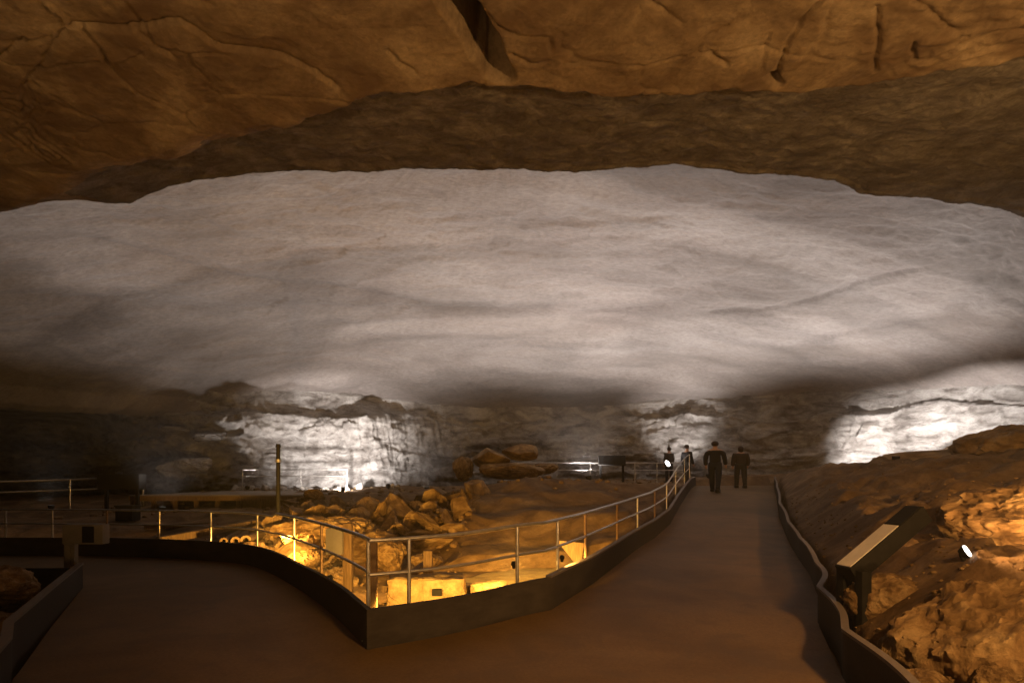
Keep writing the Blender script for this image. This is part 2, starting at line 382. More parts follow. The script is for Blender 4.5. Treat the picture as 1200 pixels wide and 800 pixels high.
lkv = thing('kerb_wall', 'low dark board wall behind the left info panel post', 'low wall')
wall_strip('board', lk2, .30, .05, M['kerb'], lkv, side=1)

# ------------------------------------------------------------------ railings
def rail_thing(name, label, line, posts, hfun, mid=True, r=.021, offset=0.0, post_mats=None, zf=None, zpost=None):
    t = thing(name, label, 'railing')
    zf = zf or (lambda x, y: float(path_z(x, y)))
    top = [Vector((p.x, p.y, zf(p.x, p.y)+hfun(p))) for p in line]
    MB().tube(top, r).build('top_rail', M['steel'], t)
    if mid:
        m = [Vector((p.x, p.y, zf(p.x, p.y)+.33+(hfun(p))*.34)) for p in line]
        MB().tube(m, r*.8).build('mid_rail', M['steel'], t)
    for k, p in enumerate(posts):
        mt = M[post_mats[k]] if post_mats else M['steel']
        z = zf(p.x, p.y)
        mb = MB().cyl((p.x, p.y, z+(zpost if zpost is not None else .02)), (p.x, p.y, z+hfun(p)-.005), r*.95)
        mb.box((p.x, p.y, z+(zpost if zpost is not None else .02)+.01), (.1, .1, .012))
        mb.build('post', mt, t)
    return t
def off(line, d):
    out = []
    for i, p in enumerate(line):
        t = line[min(i+1, len(line)-1)]-line[max(i-1, 0)]; t.z = 0; t.normalize()
        out.append(p+Vector((-t.y, t.x, 0))*d)
    return out
def at_px(line, px):
    best = min(range(len(line)), key=lambda i: abs(600+F*line[i].x/max(.1, line[i].y)-px))
    return line[best].copy()
rl_r = [p for p in off(lw_all, .085) if p.y < 23.3]
rl_l = off(arc_all, -.085)
corner = Vector((-1.36, 5.74, 0))
rl_r = [corner]+[p for p in rl_r if p.x > -1.2]
rl_l = [p for p in rl_l if p.y > 5.95][::-1]
full = rl_l+rl_r
hf = lambda p: 1.0+.30*float(sstep(14, 23, p.y))*(1 if p.x > 2 else 0) - (.06 if p.x < -4 else 0)
lpx, rpx = [3, 62, 125, 187, 250, 304, 344, 377], [484, 605, 651, 684, 722, 748, 768, 781, 792, 802, 811]
posts = [at_px(rl_l, p) for p in lpx]+[Vector((-1.40, 5.82, 0))]+[at_px(rl_r, p) for p in rpx]
pm = ['steel', 'steel', 'rust', 'steel', 'steel', 'steel', 'steel', 'rust', 'steel', 'steel', 'steel', 'steel', 'rust', 'rust', 'steel', 'rust', 'steel', 'steel', 'steel', 'steel']
rail_thing('railing', 'steel pipe railing on the sharp-cornered low wall up the ramp', full, posts, hf, post_mats=pm)
def lower_rail(p0):
    return p0
# upper left railing
ul = densify([(-21, 15.5, 0), (-17, 18.5, 0), (-15, 20, 0), (-12.6, 20.4, 0)], .5)
zz = lambda x, y: .52 if x < -12.5 else .55
rail_thing('railing', 'dim railing sloping down to the left frame edge', ul, [ul[0], ul[6], Vector((-14.8, 20, 0)), ul[-1]], lambda p: 1.02-.0*p.x, zf=lambda x, y: .28+.04*(x+21), r=.03)
# railing behind deck (thin, near base of the bright wall)
dl = densify([(-12.0, 26.6, 0), (-7.4, 26.8, 0)], .5)
rail_thing('railing', 'thin railing on the deck before the bright white wall', dl, [dl[0], dl[len(dl)//2], dl[-1]], lambda p: .95, zf=lambda x, y: 1.03, r=.022)
# far railing
fl = densify([(.0, 27, 0), (6.6, 27.2, 0), (8.0, 26.9, 0)], .5)
rail_thing('railing', 'far thin railing in front of the back wall, beside the dark sign', fl, [at_px(fl, q) for q in (601, 622, 648, 688, 746, 778, 806)], lambda p: 1.0, zf=lambda x, y: 1.29, r=.025)

# ------------------------------------------------------------------ cave shell: wall and ceiling
CX, CY = 0.0, 12.0
def Rad(th):                            # plan radius of the chamber
    c, s = np.cos(th), np.sin(th)
    b = np.where(s > 0, 20.8, 22.0); a = 29.0
    return 1/np.sqrt((c/a)**2+(s/b)**2)
th = np.concatenate([np.linspace(R(-5), R(185), 1250), np.linspace(R(185), R(355), 120)[1:]])
# wall
zt = np.linspace(-.8, 7.2, 120)
TH, ZT = np.meshgrid(th, zt)
r0 = Rad(TH)
X0, Y0 = CX+r0*np.cos(TH), CY+r0*np.sin(TH)
Zr = 6.5
PX = 600+F*X0/np.maximum(Y0, 4)         # bearing, only used to place the photo's own buttresses on the wall
u = X0+1.5*fbm(X0*.2, Y0*.2, ZT*.8, 45, 5)+.5*fbm(X0*2, Y0*2, ZT*2, 46, 3)
push = .9*fbm(X0*.16, Y0*.16, ZT*.10, 41, 3)                      # big bays
push += 1.7*sstep(-15.2, -14.0, u)*sstep(-2, -9, u)*(1-.75*sstep(4.4, 6.2, ZT+.6*fbm(X0*.5, Y0*.5, 0, 50, 3)))     # pale buttress left
push -= 1.6*sstep(-14.3, -16.5, u)
warp = fbm(X0*.3, Y0*.3, ZT*.3, 43, 3)
led = (ZT*1.05+warp*.9); k = np.floor(led); fr = led-k
push += .28*(_hash(k.astype(int), k.astype(int)*0, k.astype(int)*0, 7)-.5) + .16*sstep(.75, 1, fr)   # strata ledges
f1, f2, idd = cell(X0*.45+warp, Y0*.45+fbm(X0, Y0, ZT, 5)*.5, ZT*1.3+warp*1.5, 61)
push += .38*(idd-.5)
f1, f2, idd = cell(X0*1.3+warp, Y0*1.3, ZT*4.2+warp*2, 71)
push += .10*(idd-.5)
gul = sstep(-9.5, -8.5, u)*sstep(-1.5, -4, u)
push += gul*.75*fbm(X0*.9+ZT*.18, Y0*.3, ZT*.16, 81, 4, ridged=True)
push += .09*fbm(X0*3.1+warp, Y0*3.1, ZT*3.6, 85, 4, ridged=True)+.12*fbm(X0*1.2, Y0*1.2, ZT*3.5, 83, 5, ridged=True)+.18*fbm(X0*.9, Y0*.9, ZT*1.5, 84, 5)
# loose crags left of the buttress
crag = sstep(-21, -19, u)*sstep(-13.5, -15, u)
push += crag*1.3*np.clip(fbm(X0*.55, Y0*.55, ZT*.8, 88, 4, ridged=True), -.2, 1)
butt = sstep(-15.2, -14.0, u)*sstep(-7, -9, u)
push = push*(1-.85*(1-.3*butt)*sstep(4.4, 5.9, ZT+.5*fbm(X0*.3, Y0*.3, 0, 47, 3)))
lean = .55*np.clip((ZT-3.0)/3.5, 0, 1)**2 + np.clip((1.6-ZT)/1.6, 0, 1)*.9
passage = sstep(-16.6, -18.2, u)*sstep(13, 17, Y0)*(1-sstep(4.7, 5.6, ZT+.4*fbm(X0*.3, Y0*.3, 0, 49, 3)))
rr = r0-push-lean+11*passage
Xw, Yw = CX+rr*np.cos(TH), CY+rr*np.sin(TH)
wall_o = mesh_np('cave_wall', np.stack([Xw, Yw, ZT], -1).reshape(-1, 3), grid_faces(len(zt), len(th), flip=True), M['wall'])
tag(wall_o, 'pale ledged limestone wall round the far side of the chamber', kind='structure')
# ceiling
rho = np.concatenate([np.linspace(1.04, .9, 60)[:-1], np.linspace(.9, .3, 190)[:-1], np.linspace(.3, .0, 30)])
TH, RH = np.meshgrid(th, rho)
r0 = Rad(TH)
Xc, Yc = CX+RH*r0*np.cos(TH), CY+RH*r0*np.sin(TH)
zc = 5.45+4.75*(1-np.clip(RH, 0, 1.02)**2.35)-np.clip(RH-.99, 0, 1)*10
dd = .5*fbm(Xc*.10, Yc*.10, 0, 101, 3)
tw = fbm(Xc*.09, Yc*.20, 0, 103, 4)*3.2+zc*.35
kk = np.floor(tw); fr = tw-kk
tone_and_shade = (_hash(kk.astype(int), kk.astype(int)*0, kk.astype(int)*0, 17)-.5)*sstep(0, .05, fr)*.55
dd += .07*(kk+sstep(.0, .2, fr))-.07*tw                           # peeled bedding layers with small steps
tw = fbm(Xc*.22+5, Yc*.45, 0, 113, 5)*3.0
kk = np.floor(tw); fr = tw-kk
tone_and_shade = tone_and_shade+(_hash(kk.astype(int), kk.astype(int)*0, kk.astype(int)*0, 27)-.5)*.5
dd += .035*(kk+sstep(.0, .14, fr))-.035*tw
dd += .07*fbm(Xc*.8, Yc*1.3, 0, 107, 5, ridged=True)*sstep(31, 20, Yc) + .035*fbm(Xc*2.2, Yc*3, 0, 109, 4)
sw = fbm(Xc*.07+.25*fbm(Xc*.1, Yc*.1, 0, 171, 2)+3, Yc*.42-.010*Xc**2*.42, 0, 173, 4)
tone_and_shade = tone_and_shade+1.1*sstep(-.05, .22, sw)-.55+.8*fbm(Xc*.5, Yc*1.6, 0, 174, 4)+.6*sstep(-7.2, -6.2, Xc+.8*fbm(Xc*.6, Yc*.6, 0, 175, 4))*sstep(27, 24, Yc)-.3
dd += .05*sstep(-.05, .22, sw)
def plan_dist(X, Y, pts):
    d = np.full(X.shape, 1e9); side = np.zeros(X.shape)
    for (x1, y1), (x2, y2) in zip(pts, pts[1:]):
        vx, vy = x2-x1, y2-y1; L2 = vx*vx+vy*vy+1e-12
        t = np.clip(((X-x1)*vx+(Y-y1)*vy)/L2, 0, 1)
        q = np.hypot(X-x1-t*vx, Y-y1-t*vy); m = q < d
        d = np.where(m, q, d); side = np.where(m, np.sign((X-x1)*vy-(Y-y1)*vx), side)
    return d, side
def on_ceiling(px, py, z):
    D = (z-CZ)*F/(HY-py); return ((px-600)/F*D, D)
for pts, w, dep in [
    ([(115, 262, 9.7), (200, 292, 9.4), (290, 318, 9.2), (400, 340, 8.9), (520, 356, 8.8), (640, 356, 8.8)], .5, .35),
    ([(30, 315, 9), (130, 332, 8.8), (230, 350, 8.6), (330, 368, 8.2), (420, 372, 8.2), (560, 370, 8.3)], .7, .28),
    ([(1070, 295, 9.2), (1010, 312, 9.1), (960, 330, 9), (905, 343, 8.9), (840, 352, 8.8)], .38, .4),
    ([(1190, 250, 9.3), (1165, 300, 9.2), (1120, 330, 9), (1050, 345, 8.8), (960, 372, 8.4)], .9, .3),
    ([(60, 345, 8.7), (120, 342, 8.7), (180, 338, 8.7)], .8, .2)]:
    d, s = plan_dist(Xc, Yc, [on_ceiling(*q) for q in pts])
    dd += .35*dep*np.exp(-(d/w)**2)*np.where(s > 0, .4, 1)
    tone_and_shade = tone_and_shade-.9*np.exp(-(d/(w*.8+.25*fbm(Xc*.8, Yc*.8, 0, 19, 3)))**2)  # shade of the sunken terraces painted into the ceiling colour
ceil_o = mesh_np('cave_ceiling', np.stack([Xc, Yc, zc+dd], -1).reshape(-1, 3), grid_faces(len(rho), len(th), flip=True), M['dome'])
at_ = ceil_o.data.attributes.new('layer_and_shade', 'FLOAT', 'POINT'); at_.data.foreach_set('value', tone_and_shade.ravel().astype(np.float32))
tag(ceil_o, 'wide grey domed cave ceiling with peeled bedding layers', kind='structure')

# ------------------------------------------------------------------ near overhang
lipc = [(-16, 6.5), (-13, 8), (-10.5, 9.3)]
for px, py, z in [(0, 240, 6.25), (60, 220, 6.5), (100, 214, 6.7), (150, 217, 6.85), (230, 206, 6.9), (400, 199, 7), (620, 196, 7), (670, 198, 7), (800, 191, 7), (870, 203, 7), (950, 204, 7), (975, 209, 7), (1010, 225, 7), (1100, 232, 6.9), (1200, 246, 6.8)]:
    lipc.append(on_ceiling(px, py, z))
lipc += [(13, 11.6), (16, 10)]
stepc = [(-16, 5.5), (-12, 8), (-9.5, 9.0)]
for px, py in [(0, 232), (120, 190), (250, 158), (370, 134), (430, 118), (500, 106), (560, 103), (600, 104), (660, 107), (750, 105), (800, 108), (905, 100), (940, 104), (1000, 98), (1100, 87), (1200, 72)]:
    stepc.append(on_ceiling(px, py, 6.0))
stepc += [(9, 5.6), (16, 5)]
lipY, stepY = interp(lipc), interp(stepc)
gx = np.unique(np.concatenate([np.arange(-16, -9, .15), np.arange(-9, 10, .024), np.arange(10, 16, .15)]))
tt = np.concatenate([np.linspace(0, .30, 40)[:-1], np.linspace(.30, 1, 430)])
XX, TT = np.meshgrid(gx, tt)
LYn = lipY(XX)+.10*fbm(XX*1.1, 0*XX, 0, 121, 4)
YY = -5+(LYn+5)*TT
SY = stepY(XX)+.10*fbm(XX*1.3, 0*XX, 5, 123, 4)
lipz = np.interp(XX, [-16, -8, -6, -4, 6, 9, 16], [4.8, 6.25, 6.75, 7, 7, 6.8, 6.2])
body = 6.0+.06*fbm(XX*.3, YY*.3, 0, 131, 3)+.022*fbm(XX*1.3, YY*1.3, 0, 133, 5)
tw = fbm(XX*.45, YY*.7, 0, 137, 4)*2.4; kk = np.floor(tw)
body += .008*(kk+sstep(0, .04, tw-kk)-tw)
tw = fbm(XX*1.1+3, YY*1.6, 0, 139, 4)*2.2; kk = np.floor(tw)
f1, f2, idd = cell(XX*.55+.35*fbm(XX*.9, YY*.9, 0, 160, 4), YY*.8+.35*fbm(XX*.9, YY*.9, 4, 161, 4), 0*XX, 162)
body += .022*sstep(.035, 0, f2-f1)*(fbm(XX*.5, YY*.5, 0, 163, 2) > -.1)+.012*(idd-.5)
prog = np.clip((YY-SY)/np.maximum(.3, LYn-SY), 0, 1)
hi = body*0+6.33+(lipz-6.33)*prog**1.1
hi += .07*fbm(XX*.8, YY*1.2, 0, 141, 3)+.022*fbm(XX*3.5, YY*4.2, 0, 143, 5, ridged=True)+.02*fbm(XX*9, YY*14, 0, 144, 3)
hi = np.where(prog > .97, hi-.02, hi)
leftf = sstep(-7.8, -5.0, XX)
hi = hi*leftf + (6.05+(lipz-6.05)*prog+.08*fbm(XX*2, YY*2, 0, 145, 4))*(1-leftf)
s = sstep(0, 1, (YY-SY+.14*fbm(XX*2.5, YY*2.5, 0, 125, 4))/(.24+.75*sstep(-1.4, -4.0, XX)))
Z = body*(1-s)+hi*s
side = np.clip((np.abs(XX)-9.5)/5.5, 0, 1)
Z -= side**2*6.5
def carve(pts, w, dep, z=6.0, pw=2):
    global Z
    d, sd = plan_dist(XX+.05*fbm(XX*3, YY*3, 0, 7, 3), YY+.05*fbm(XX*3, YY*3, 4, 8, 3), [on_ceiling(a, b, z) for a, b in pts])
    Z = Z+dep*np.exp(-(d/w)**pw)
def shelf(pts, w, dep, z=6.0):          # one side of the line is set back for a little way
    global Z
    d, sd = plan_dist(XX+.04*fbm(XX*3, YY*3, 0, 7, 3), YY+.04*fbm(XX*3, YY*3, 4, 8, 3), [on_ceiling(a, b, z) for a, b in pts])
    Z = Z+dep*np.exp(-(d/w)**2)*(sd > 0)
carve([(500, -60), (530, 0), (552, 38), (572, 68), (586, 86)], .11, 1.3, pw=4)
carve([(510, -60), (540, 0), (563, 38), (583, 70), (593, 90)], .09, .5, pw=4)
carve([(80, 36), (150, 38), (210, 32), (235, 45), (262, 61), (330, 70), (372, 88), (395, 108)], 0.021, 0.062)
shelf([(80, 36), (150, 38), (210, 32), (235, 45), (262, 61), (330, 70), (372, 88), (395, 108)], .2, .03)
carve([(97, 38), (120, 62), (135, 92)], 0.018, 0.056)
carve([(155, 36), (180, 55), (205, 72)], 0.024, 0.037)
carve([(82, 34), (72, 22), (50, 5)], 0.016, -0.050)
carve([(80, 40), (60, 62), (40, 90), (25, 120)], 0.018, 0.037)
carve([(28, 48), (0, 66), (-30, 80)], 0.018, 0.050)
carve([(0, 50), (30, 54), (62, 48)], 0.018, 0.031)
carve([(455, 62), (470, 78), (488, 93)], 0.018, 0.037)
carve([(570, 20), (590, 38), (620, 45), (644, 47), (646, 60)], 0.016, 0.037)
carve([(600, 62), (622, 75), (640, 70)], 0.016, 0.043)
carve([(965, 0), (940, 25), (928, 45), (918, 70), (910, 95)], 0.016, 0.062)
carve([(905, 88), (912, 98)], 0.042, 0.155)
carve([(1026, 10), (1030, 45), (1026, 85)], 0.016, 0.050)
carve([(1070, 0), (1100, 22), (1130, 45)], 0.016, 0.037)
carve([(900, 40), (895, 80)], 0.016, 0.031); carve([(833, 62), (850, 75)], 0.018, 0.050)
carve([(1070, 48), (1067, 75)], 0.016, 0.043); carve([(760, 0), (800, 30)], 0.018, 0.031)
# fluted rock at the far left and swirl at the right
d, sd = plan_dist(XX, YY, [on_ceiling(a, b, 6.1) for a, b in [(18, 115), (30, 150), (62, 175)]])
Z += .022*np.exp(-(d/.28)**2)*np.sin(d*38+fbm(XX*3, YY*3, 0, 6)*9)
d, sd = plan_dist(XX, YY, [on_ceiling(a, b, 6.0) for a, b in [(1100, 62), (1150, 45), (1200, 35)]])
Z += .015*np.exp(-(d/.35)**2)*np.sin(d*34+fbm(XX*2.5, YY*2.5, 0, 5)*9)
Z += .03*fbm(XX*1.6, YY*4.5, 0, 151, 5, ridged=True)*sstep(2.2, 4.5, XX)*(1-s)
Z += .012*fbm(XX*5, YY*5, 0, 153, 5, ridged=True)*(1-.3*s)
# back face of the lip
rows = [np.stack([XX, YY, Z], -1)]
last = rows[0][-1]
for k, (dy, dz) in enumerate([(.03, .10), (.02, .35), (-.1, .8), (-.3, 1.6), (-.8, 3), (-1.6, 6)]):
    q = last.copy(); q[:, 1] += dy; q[:, 2] += dz; rows.append(q[None])
A = np.concatenate(rows, 0)
FcA = grid_faces(A.shape[0], A.shape[1], flip=True)
over_o = mesh_np('rock_overhang', A.reshape(-1, 3), FcA, M['over'])
tag(over_o, 'ochre rock overhang with a dark cleft above the viewer', kind='structure')
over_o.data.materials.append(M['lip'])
nr, nc = A.shape[0]-1, A.shape[1]-1
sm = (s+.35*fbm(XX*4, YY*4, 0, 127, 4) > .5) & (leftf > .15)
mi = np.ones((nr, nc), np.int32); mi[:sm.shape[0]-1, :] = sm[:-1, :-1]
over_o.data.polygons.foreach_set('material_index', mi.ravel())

# ------------------------------------------------------------------ boulders
def boulder_mesh(name, seed, mat, sub=4, flat=.75, cuts=9, amp=.12, cut=(.55, .85), hard=.92, ang=38):
    rnd = random.Random(seed)
    bm = bmesh.new(); bmesh.ops.create_icosphere(bm, subdivisions=sub, radius=1)
    v = np.array([q.co[:] for q in bm.verts])
    for _ in range(cuts):               # planar breaks
        n = np.array([rnd.gauss(0, 1) for _ in range(3)]); n /= np.linalg.norm(n)
        d = rnd.uniform(*cut); t = v@n
        v -= np.clip(t-d, 0, None)[:, None]*n*hard
    n = v/np.linalg.norm(v, axis=1)[:, None]
    a = amp*fbm(v[:, 0]*1.6+seed, v[:, 1]*1.6, v[:, 2]*1.6, 200+seed, 5)+amp*.5*fbm(v[:, 0]*5+seed, v[:, 1]*5, v[:, 2]*5, 300+seed, 4, ridged=True)
    v += n*a[:, None]; v[:, 2] *= flat
    for q, c in zip(bm.verts, v): q.co = c
    me = bpy.data.meshes.new(name); bm.to_mesh(me); bm.free()
    me.polygons.foreach_set('use_smooth', [True]*len(me.polygons)); me.set_sharp_from_angle(angle=R(ang))
    me.materials.append(mat)
    return me
def put(name, me, loc, sc, rot, label, cat='boulder', group=None):
    o = bpy.data.objects.new(name, me); col.objects.link(o)
    o.location = loc; o.scale = sc; o.rotation_euler = rot
    return tag(o, label, cat, group)
rm = [boulder_mesh('rock_piece', s_, M['boulder'], 5, .8, 18, .035, (.3, .68), 1.0, 24) for s_ in range(10)]
G = 'broken rocks heaped beyond the railing corner'
spots = []
rnd = random.Random(5)
for i in range(315):
    y = rnd.uniform(12.9, 18.6); px = rnd.uniform(335, 560)-max(0, (16-y))*10
    x = (px-600)/F*y
    if px > 540 and y < 15: continue
    sz = rnd.choice((.09, .12, .16, .2, .26, .34, .5))*rnd.uniform(.8, 1.25)
    spots.append((x, y, sz))
for i, (x, y, sz) in enumerate(spots):
    r_ = (rnd.uniform(-.9, .9), rnd.uniform(-.9, .9), rnd.uniform(0, 6.28))
    put('broken_rock', rm[i % 10], (x, y, tz(x, y)+sz*.22), (sz*rnd.uniform(1.0, 1.9), sz*rnd.uniform(.8, 1.3), sz*rnd.uniform(.35, .85)), r_,
        'broken orange-lit rock in the heap beyond the railing corner', 'rock', G)
# named single boulders
bm1 = boulder_mesh('big_boulder', 21, M['boulder'], 6, .85, 7, .18)
bm2 = boulder_mesh('big_boulder_b', 22, M['boulder'], 6, .8, 8, .17)
bm3 = boulder_mesh('slab_rock', 23, M['boulder'], 5, .45, 10, .08)
def pb(me, px, py, D, sc, rz, label, tilt=0, name='boulder'):
    put(name, me, P(px, py, D), sc, (tilt, 0, rz), label)
pb(bm1, 1145, 762, 4.6, (.66, .55, .72), .4, 'big crumbly orange boulder in the lower right corner')
pb(bm2, 1042, 706, 5.7, (.34, .42, .48), 1.2, 'dark brown boulder behind the post of the right info panel')
pb(bm2, 1195, 603, 7.3, (.8, .8, .62), 2.6, 'orange-lit boulder at the right frame edge above the lamp')
pb(bm1, 1140, 600, 10.5, (1.3, 1.2, .6), 1.9, 'rounded brown boulder behind the tilted info panel')
pb(bm3, 1050, 605, 12.5, (1.6, 1.2, .7), .3, 'low dark rock slab left of the tilted info panel')
pb(bm3, 1120, 545, 17.5, (2.6, 1.6, 1.0), 2.9, 'long dark boulder on the ridge below the white right wall')
pb(bm2, 1195, 527, 16, (1.6, 1.5, 1.1), .9, 'dark boulder at the right end of the ridge')
pb(bm3, 1080, 797, 4.2, (.2, .2, .16), .9, 'small pale rock between the wavy wall and the big boulder')
pb(bm1, 1160, 800, 4.0, (.13, .13, .15), .9, 'small pointed stone in front of the big corner boulder')
pb(bm3, 610, 530, 25.5, (.95, .8, .8), .2, 'big ochre block on the ledge before the far wall')
pb(bm3, 575, 538, 25, (1.2, .8, .9), 2.2, 'tilted brown slab leaning under the ochre block', .5)
pb(bm2, 543, 547, 25, (.45, .4, .75), 1.2, 'upright brown rock left of the leaning slab')
pb(bm2, 600, 550, 24.5, (1.3, .8, .5), .1, 'low dark rock in front of the leaning slab')
pb(bm2, 635, 548, 26, (.9, .6, .35), 2.1, 'flat brown rock right of the ochre block')
for q in [(322, 672, 12.3, (.55, .4, .62), 'large orange-lit rock face left of the grey box'),
          (357, 664, 12.1, (.5, .4, .6), 'orange-lit rock directly left of the grey box'),
          (300, 650, 12.9, (.5, .4, .4), 'orange-lit rock below the tall dark pole'),
          (392, 690, 11.0, (.5, .4, .5), 'yellow-lit rock below the grey box'),
          (455, 650, 11.8, (.5, .4, .42), 'round orange rock just right of the railing corner'),
          (430, 640, 12.8, (.7, .5, .5), 'broad orange rock behind the railing corner'),
          (400, 618, 14.2, (.9, .6, .5), 'wide orange rock high in the heap'),
          (352, 618, 14.4, (.8, .6, .4), 'flat orange rock at the left end of the heap'),
          (500, 655, 11.6, (.3, .3, .2), 'small brown rock at the foot of the earth slope')]:
    pb(random.choice([bm1, bm2]), q[0], q[1], q[2], q[3], random.uniform(0, 6), q[4])
pb(bm1, -12, 690, 7.4, (.45, .5, .38), .9, 'dim rock in the dark hollow at the left frame edge')
pb(bm2, -40, 735, 6.3, (.4, .4, .25), 2.9, 'low dim rock behind the left low wall')
def scatter(name, label, pts, mat, seed):
    rs = np.random.RandomState(seed); bmq = bmesh.new(); bmesh.ops.create_icosphere(bmq, subdivisions=1, radius=1)
    bv = np.array([v.co[:] for v in bmq.verts]); bf = np.array([[v.index for v in f.verts] for f in bmq.faces]); bmq.free()
    Vs, Fs = [], []
    for i, (x, y, z, sz) in enumerate(pts):
        v = bv*(1+rs.uniform(-.28, .28, (len(bv), 1)))*np.array([rs.uniform(.8, 1.5), rs.uniform(.7, 1.2), rs.uniform(.5, .9)])*sz
        a = rs.uniform(0, 6.28); c_, s_ = math.cos(a), math.sin(a)
        v = np.stack([v[:, 0]*c_-v[:, 1]*s_, v[:, 0]*s_+v[:, 1]*c_, v[:, 2]], -1)+[x, y, z+sz*.2]
        Vs.append(v); Fs.append(bf+i*len(bv))
    return tag(mesh_np(name, np.concatenate(Vs), np.concatenate(Fs), mat, smooth=False), label, kind='stuff')
rs = np.random.RandomState(3)
def make_pts(n, fx, fy, sizes):
    out = []
    y = fy(rs.uniform(0, 1, n)); x = fx(rs.uniform(0, 1, n), y); z = terrain_z(x, y); ok = ~in_path(x, y, .12)
    sz = np.exp(rs.uniform(np.log(sizes[0]), np.log(sizes[1]), n)*1.0)
    return [(a, b, c, d) for a, b, c, d, k in zip(x, y, z, sz, ok) if k]
pts = make_pts(1500, lambda u, y: wR(y)+.15+u**1.3*6, lambda u: 3.5+14*u**1.3, (.007, .035))
pts += make_pts(1500, lambda u, y: -8+u*7.0, lambda u: 7+9*u, (.012, .05))
pts += make_pts(900, lambda u, y: -7+u*6, lambda u: 12.8+5.5*u, (.06, .13))
pts += make_pts(500, lambda u, y: -14+u*22, lambda u: 18+12*u, (.04, .12))
scatter('loose_stones', 'loose small stones strewn over the cave floor', pts, M['boulder'], 4)
# pale stones at the foot of the bright wall
pale = [boulder_mesh('pale_stone', 40+k, M['pale'], 3, .8, 9, .1) for k in range(4)]
for i in range(34):
    px = rnd.uniform(262, 425); y = rnd.uniform(27.3, 28.0); x = (px-600)/F*y; sz = rnd.uniform(.1, .22)
    put('pale_stone', pale[i % 4], (x, y, tz(x, y)+sz*.4), (sz*1.4, sz, sz), (rnd.random(), rnd.random(), rnd.random()*6),
        'small pale stone at the foot of the bright white wall', 'stone', 'pale stones along the foot of the wall')
# crags catching light left of the buttress
for q in [(250, 512, 29, (1.3, .8, .35), 'pale ledge block sticking out left of the bright wall'),
          (205, 503, 29, (.8, .6, .22), 'small pale ledge high on the dark wall'),
          (225, 545, 28, (1.1, .8, .6), 'pale crumbled rock low beside the bright wall'),
          (200, 552, 28, (1.0, .8, .6), 'dim crumbled rock at the foot of the dark wall'),
          (252, 460, 31, (.7, .5, .4), 'pale knob of rock where wall meets ceiling')]:
    put('crag', boulder_mesh('crag', hash(q[0]) % 97, M['wall'], 5, .8, 14, .2), P(q[0], q[1], q[2]), q[3], (.1, 0, q[0]), q[4])

# ------------------------------------------------------------------ works in the pit
t = thing('tall_pole', 'tall dark pole with a cap in front of the bright wall', 'pole', (P(326, 640, 14.3)[0], 14.3, 0))
MB().cyl((0, 0, -.1), (0, 0, 2.36), .052, .048).build('shaft', M['dark'], t)
MB().cyl((0, 0, 2.34), (0, 0, 2.42), .065, .05).build('cap', M['dark'], t)
MB().cyl((0, 0, 1.98), (0, 0, 2.05), .06, .06).build('band', M['steel'], t)
MB().box((-.0, 0, .3), (.2, .12, .8), bev=.01).build('footing', M['timber'], t)
# deck
dk = thing('timber_deck', 'raised timber viewing deck below the bright wall', 'deck', (-9.9, 23.4, 0))
MB().box((0, 0, 1.0), (5.8, 6.8, .07), bev=.01).build('deck_floor', M['deck'], dk)
MB().box((0, -3.42, .92), (5.8, .05, .16)).build('fascia', M['timber'], dk)
for k in range(9):
    MB().box((-2.85+k*.71, -3.3, .62), (.12, .12, .66)).build('support_post', M['timber'], dk)
MB().box((1.6, -3.1, .72), (1.9, .04, .4)).build('skirt_board', M['timber'], dk)
sb = [(y, lo, hi) for y, lo, hi in [(7.6, -1.2, .55), (8.4, -1.35, 1.0), (9.4, -1.3, 1.5), (10.4, -1.05, 1.95), (11.2, -.5, 2.2), (11.9, .4, 2.2)]]
rows = []
for y in np.linspace(7.6, 11.9, 90):
    a_, b_ = np.interp(y, [q[0] for q in sb], [q[1] for q in sb]), np.interp(y, [q[0] for q in sb], [q[2] for q in sb])
    x = np.linspace(a_, b_, 70)+.06*fbm(y*2, 0*y+np.linspace(0, 3, 70), 0, 9, 3)
    ed = np.minimum(np.linspace(0, 1, 70), np.linspace(1, 0, 70))
    z = -.17+.025*fbm(x*1.5, y+0*x, 0, 61, 4)+.012*fbm(x*7, y*7+0*x, 0, 62, 3)-.3*sstep(.03, 0, ed)-(.3 if y > 11.85 else 0)
    rows.append(np.stack([x, 0*x+y, z], -1))
rr_ = np.array(rows)
tag(mesh_np('sand_bed', rr_.reshape(-1, 3), grid_faces(90, 70), M['sand']), 'bright yellow-lit sand bed behind the low wall', kind='structure')
